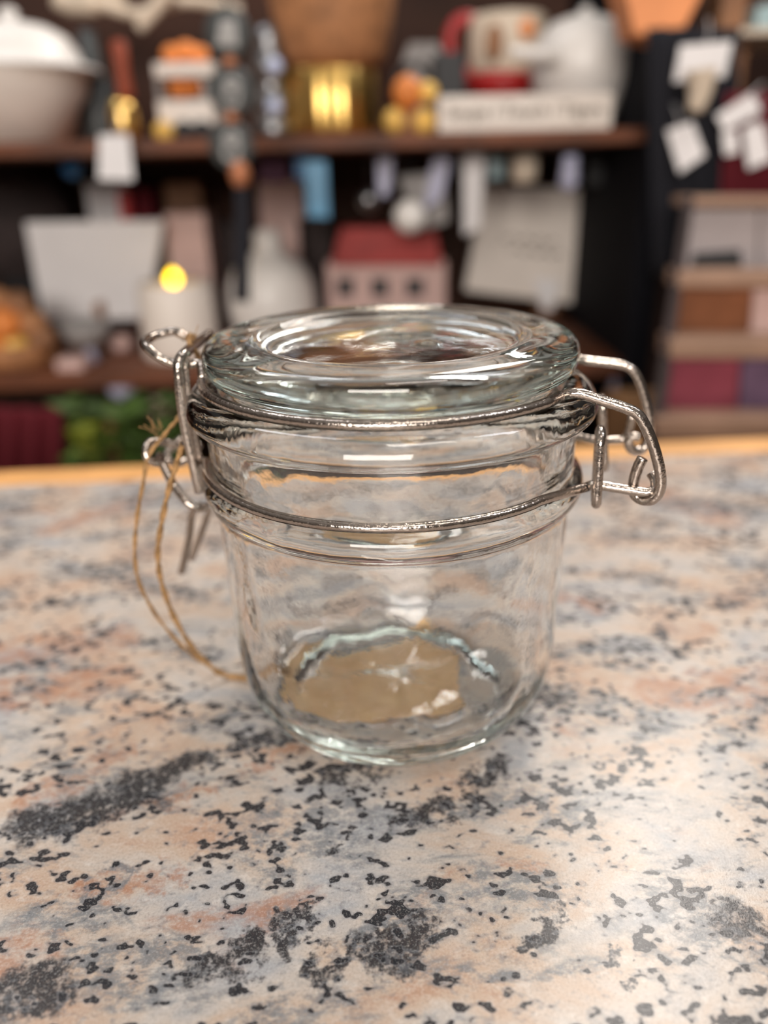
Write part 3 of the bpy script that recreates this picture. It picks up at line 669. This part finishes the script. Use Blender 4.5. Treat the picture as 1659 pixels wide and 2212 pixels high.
for (px, py, r, m) in ((10, 700, 36, 'orange'), (70, 700, 34, 'basket'), (38, 660, 34, 'brown'), (95, 730, 26, 'brown'), (30, 740, 34, 'gold'), (75, 755, 30, 'pink'), (-20, 740, 30, 'orange'), (-5, 650, 30, 'basket'), (110, 770, 18, 'basket')):
    o = sph(None, 'potpourri_piece', M[m], px, py, r, .66+.012*(k % 3), r*.9)
    tag(o, {'orange': 'round orange potpourri piece heaped in the wicker basket', 'basket': 'rough tan potpourri piece heaped in the wicker basket', 'brown': 'brown wooden potpourri piece heaped in the wicker basket', 'gold': 'golden potpourri piece in the middle of the wicker basket', 'pink': 'pale pink potpourri piece at the front of wicker basket'}[m], 'potpourri', 'potpourri in the wicker basket'); k += 1
t = thing('pedestal_bowl', 'slate grey pedestal bowl between the wicker basket and ivory candle', 'bowl', (xc(190, 800, .68), .68, SL))
pot(t, 'bowl', M['grey'], 188, .68, [(10, 752), (36, 742), (52, 720), (58, 696), (54, 694), (40, 715)])
pot(t, 'pedestal', M['lav'], 196, .68, [(34, 806), (30, 795), (12, 775), (10, 750)], base=SL)
t = tag(sph(None, 'ceramic_pebble', M['pink'], 262, 742, 24, .72, 20), 'pinkish ceramic pebble on the shelf left of the ivory candle', 'pebble'); t.location.z = SL
tag(bxp(None, 'soap_bar', M['pink'], 118, 180, 780, 803, .63, .03, base=SL), 'pink soap bar on the lower shelf edge, beside the pedestal bowl', 'soap')
tag(sph(None, 'blue_bauble', M['deepblue'], 155, 362, 22, .70), 'dark blue bauble hanging above the blank white canvas', 'bauble')
bpy.context.view_layer.update()
# boxes behind the canvas
for (nm, m, x0, x1, y0, y1, Y, lab, cat) in (
    ('gift_box', 'paper', 180, 268, 396, 432, .90, 'white lidded box on the stack behind the canvas', 'box'),
    ('red_tin', 'brightred', 252, 284, 414, 480, .885, 'bright red tin peeping over the blank canvas', 'tin'),
    ('maroon_box', 'wine', 288, 336, 408, 480, .90, 'maroon box right of the bright red tin', 'box'),
    ('brown_box', 'brown', 352, 436, 396, 470, .90, 'brown box above and behind the moss cone', 'box'),
    ('pink_box', 'pink', 352, 446, 462, 505, .82, 'dusty pink box directly above the moss cone', 'box'),
    ('small_pink_tray', 'pink', 555, 655, 388, 426, .90, 'dusty grey pink tray behind the plum pouch', 'tray'),
    ('dark_book', 'umber', 455, 530, 480, 640, .90, 'dark cloth book behind the disc ornament tassel', 'book'),
    ('dark_crate', 'umber', 640, 720, 470, 640, .90, 'dark crate standing left of the red-roofed house', 'crate')):
    tag(bxp(None, nm, M[m], x0, x1, y0, y1, Y, .06, base=SL), lab, cat)

# --- white swing tags
def swing(quad, Y, lab, top, group='white price tags', Yt=.566):
    t = thing('price_tag', lab, 'price tag', tuple(atY(*quad[0], Y)), group)
    n = 5; P = [Vector(p+(0,)) for p in quad]
    obj('tag_card', slab(NB(), quad, Y, .0012, .0004), M['paper'], t, False)
    c = ((quad[0][0]+quad[1][0])/2, (quad[0][1]+quad[1][1])/2)
    obj('string', tube(NB(), [atY(*c, Y), atY((c[0]+top[0])/2+4, (c[1]+top[1])/2, Y), atY(*top, Yt)], .0005, 5), M['paper'], t)
swing([(214, 292), (278, 290), (288, 390), (212, 388)], .60, 'white price tag hanging at left, in front of the upper shelf', (262, 232), Yt=.650)
swing([(1440, 282), (1496, 262), (1524, 336), (1468, 374)], .548, 'tilted white price tag lowest on the black garment', (1455, 225))
swing([(1546, 250), (1624, 200), (1646, 240), (1566, 284)], .548, 'slanted white price tag above the wine red cloth', (1650, 180))
swing([(1606, 276), (1648, 264), (1668, 344), (1616, 366)], .548, 'upright white price tag at the right edge by the wine red cloth', (1640, 200))
swing([(1470, 98), (1584, 88), (1566, 166), (1456, 178)], .548, 'large white price tag under the orange paper bucket', (1530, 40))
swing([(1560, 286), (1592, 282), (1596, 330), (1566, 336)], .548, 'small greyish price tag half behind the slanted one', (1580, 240))
o = tag(obj('tassel', tube(NB(), [atY(1515, 150, .53), atY(1512, 200, .53), atY(1500, 240, .53)], .013, 10, r1=.006), M['cream']), 'cream tassel hanging below the large white price tag', 'tassel')

# --- right hand side: garments, ledge, card rack
def drape(name, quad, Y, m, amp=.008, waves=5):
    bm = NB(); n, k = 40, 16; G = []
    tl, tr_, br, bl = [Vector(q + (0,)) for q in quad]
    for side in (0, .004):
        g = []
        for j in range(k+1):
            row = []
            for i in range(n+1):
                u, v = i/n, j/k
                p = (tl*(1-u)+tr_*u)*(1-v)+(bl*(1-u)+br*u)*v
                q_ = atY(p.x, p.y, Y); q_.y += side+amp*math.sin(u*waves*6.28+v*1.5)*(0.4+v)
                row.append(bm.verts.new(q_))
            g.append(row)
        G.append(g)
        for j in range(k):
            for i in range(n): bm.faces.new((g[j][i], g[j][i+1], g[j+1][i+1], g[j+1][i]))
    A, B = G
    for j in range(k):
        for i in (0, n): bm.faces.new((A[j][i], A[j+1][i], B[j+1][i], B[j][i]))
    for i in range(n):
        for j in (0, k): bm.faces.new((A[j][i], A[j][i+1], B[j][i+1], B[j][i]))
    return obj(name, bm, m)
tag(drape('black_garment', [(1400, 60), (1600, 60), (1590, 600), (1420, 600)], .57, M['darkcloth']), 'black garment hanging at the right behind the white price tags', 'garment')
tag(drape('red_cloth', [(1570, 200), (1720, 200), (1720, 560), (1560, 560)], .56, M['wine']), 'wine red cloth hanging at the right edge of the view', 'cloth')
t = thing('wall_rack', 'tall wooden side rack with a cream ledge at top right', 'rack', (atY(1640, 60, .66).x+.1, .70, FZ))
x0 = atY(1530, 60, .64).x
part('ledge', x0, x0+.32, .62, .74, zz(1600, 76, .62), zz(1600, 60, .62), M['cream'], .001, t)
part('back_board', atY(1480, 60, .76).x, x0+.34, .76, .775, FZ, .60, M['backp'], 0, t)
part('post', atY(1590, 60, .66).x, atY(1622, 60, .66).x, .66, .68, FZ, zz(1600, 76, .62), M['brown'], .001, t)
zl = zz(1600, 60, .62)
tag(obj('brown_tin', box(NB(), xc(1556, 30, .66), xc(1612, 30, .66), .66, .70, zl, zl+.05, .002), M['brown'], None, False), 'brown tin standing on the cream ledge at top right', 'tin')
tag(obj('teal_tin', box(NB(), xc(1626, 30, .66), xc(1690, 30, .66), .65, .70, zl, zl+.022, .002), M['teal'], None, False), 'pale teal tin on the cream ledge beside the brown tin', 'tin')

YR = .40
rk = thing('card_rack', 'slanted wooden print rack with three tiers, right behind the counter edge', 'rack', (atY(1620, 930, YR).x+.05, YR+.06, FZ))
xr0 = 1900
def tier(y0, y1, xl0, xl1, Y, nm): # a light wood lip
    obj(nm, slab(NB(), [(xl0, y0), (xr0, y0), (xr0, y1), (xl1, y1)], Y, .03, .002), M['lwood'], rk, False)
obj('side_panel', hexa(NB(), [atY(1478, 425, YR+.08), atY(1500, 425, YR+.08), atY(1428, 960, YR), atY(1398, 960, YR),
                              atY(1478, 425, YR+.12), atY(1500, 425, YR+.12), atY(1428, 960, YR+.14), atY(1398, 960, YR+.14)], .001), M['umber'], rk, False)
tier(424, 446, 1480, 1478, YR+.085, 'rail'); tier(585, 622, 1468, 1464, YR+.05, 'rail'); tier(732, 775, 1450, 1446, YR+.025, 'rail'); tier(905, 950, 1416, 1412, YR, 'rail')
obj('backboard', hexa(NB(), [atY(1484, 440, YR+.125), atY(xr0, 440, YR+.125), atY(xr0, 960, YR+.07), atY(1420, 960, YR+.07),
                             atY(1484, 440, YR+.135), atY(xr0, 440, YR+.135), atY(xr0, 960, YR+.08), atY(1420, 960, YR+.08)]), M['brown'], rk, False)
zb = zz(1500, 950, YR)
part('rack_base', atY(1420, 950, YR).x, atY(1420, 950, YR).x+.25, YR+.01, YR+.15, FZ, zb+.002, M['counterwood'], 0, rk)
tag(obj('print', slab(NB(), [(1488, 448), (1640, 448), (1635, 590), (1474, 590)], YR+.10, .004, .0005), M['print_a'], None, False), 'pale grey landscape print in the top tier of the rack', 'print')
tag(obj('print', slab(NB(), [(1644, 448), (1790, 448), (1786, 590), (1640, 590)], YR+.10, .004, .0005), M['print_a'], None, False), 'pale grey print cut by the frame edge, top tier of rack', 'print')
o = tag(obj('print', slab(NB(), [(1500, 548), (1600, 540), (1606, 588), (1496, 588)], YR+.095, .003, .0005), M['dgrey'], None, False), 'small dark card tucked before the pale grey print', 'card')
tag(obj('print', slab(NB(), [(1468, 622), (1626, 622), (1616, 742), (1458, 742)], YR+.065, .004, .0005), M['print_b'], None, False), 'orange brown picture card in the middle tier', 'print')
tag(obj('print', slab(NB(), [(1630, 622), (1790, 622), (1786, 742), (1620, 742)], YR+.065, .004, .0005), M['pink'], None, False), 'dusty pink card in the middle tier at the frame edge', 'print')
tag(obj('print', slab(NB(), [(1440, 775), (1600, 775), (1590, 905), (1424, 905)], YR+.04, .004, .0005), M['print_c'], None, False), 'plum and rose card in the bottom tier of the rack', 'print')
tag(obj('print', slab(NB(), [(1604, 775), (1790, 775), (1786, 905), (1594, 905)], YR+.04, .004, .0005), M['mauve'], None, False), 'mauve blue card in the bottom tier at the frame edge', 'print')

# --- low things between counter and shelves
YP = .60
pl = thing('potted_shrub', 'dark leafy green plant in the gap below the lower shelf', 'plant', (xc(250, 980, YP), YP, FZ))
random.seed(3)
for m, n_, rg, nm in (('green', 170, (130, 420, 860, 1060), 'foliage'), ('lime', 14, (170, 240, 915, 975), 'young_leaves')):
    bm = NB()
    for i in range(n_):
        px = random.uniform(rg[0], rg[1]); py = random.uniform(rg[2], rg[3]); c = atY(px, py, YP+random.uniform(-.05, .08))
        a = random.uniform(0, 6.28); d = Vector((math.cos(a), math.sin(a)*.5, random.uniform(-.4, .6))).normalized()*random.uniform(.012, .022)
        s_ = d.cross(Vector((random.uniform(-1, 1), 1, random.uniform(-1, 1)))).normalized()*.006
        u_ = d.cross(s_).normalized()*.0015
        v = [bm.verts.new(p) for p in (c-d, c+s_+u_, c+d, c-s_+u_, c-u_)]
        for f in ((0, 1, 4), (1, 2, 4), (2, 3, 4), (3, 0, 4), (0, 3, 1), (1, 3, 2)): bm.faces.new([v[q_] for q_ in f])
    obj(nm, bm, M[m], pl, False)
obj('stem', tube(NB(), [Vector((xc(250, 980, YP), YP, FZ+.25)), atY(250, 1000, YP), atY(255, 900, YP)], .005, 8), M['brown'], pl)
c = Vector((xc(250, 980, YP), YP, FZ)); obj('pot', lathe(NB(), [(0, 0), (.08, 0), (.11, .26), (.10, .26), (.09, .24), (0, .24)], c, 32), M['dgrey'], pl)
tag(drape('red_throw', [(-60, 880), (135, 885), (140, 1100), (-60, 1100)], .58, M['wine'], .01, 4), 'dark wine red throw at far left below the shelf', 'throw')
for px, py, r, m, lab in ((262, 836, 28, 'lav', 'silvery blue bauble hanging under the lower shelf edge'), (345, 880, 26, 'pink', 'dusky pink bauble hanging under the lower shelf edge'), (1350, 838, 34, 'lav', 'pale lavender bauble seen past the jar clasp')):
    t = thing('hanging_bauble', lab, 'bauble', tuple(atY(px, py-r, .64)))
    sph(t, 'ball', M[m], px, py, r, .64)
    obj('cord', tube(NB(), [atY(px, py-r+4, .64), Vector((xc(px, py-r, .64), .64, zl0))], .0006, 5, sm=0), M['dgrey'], t)
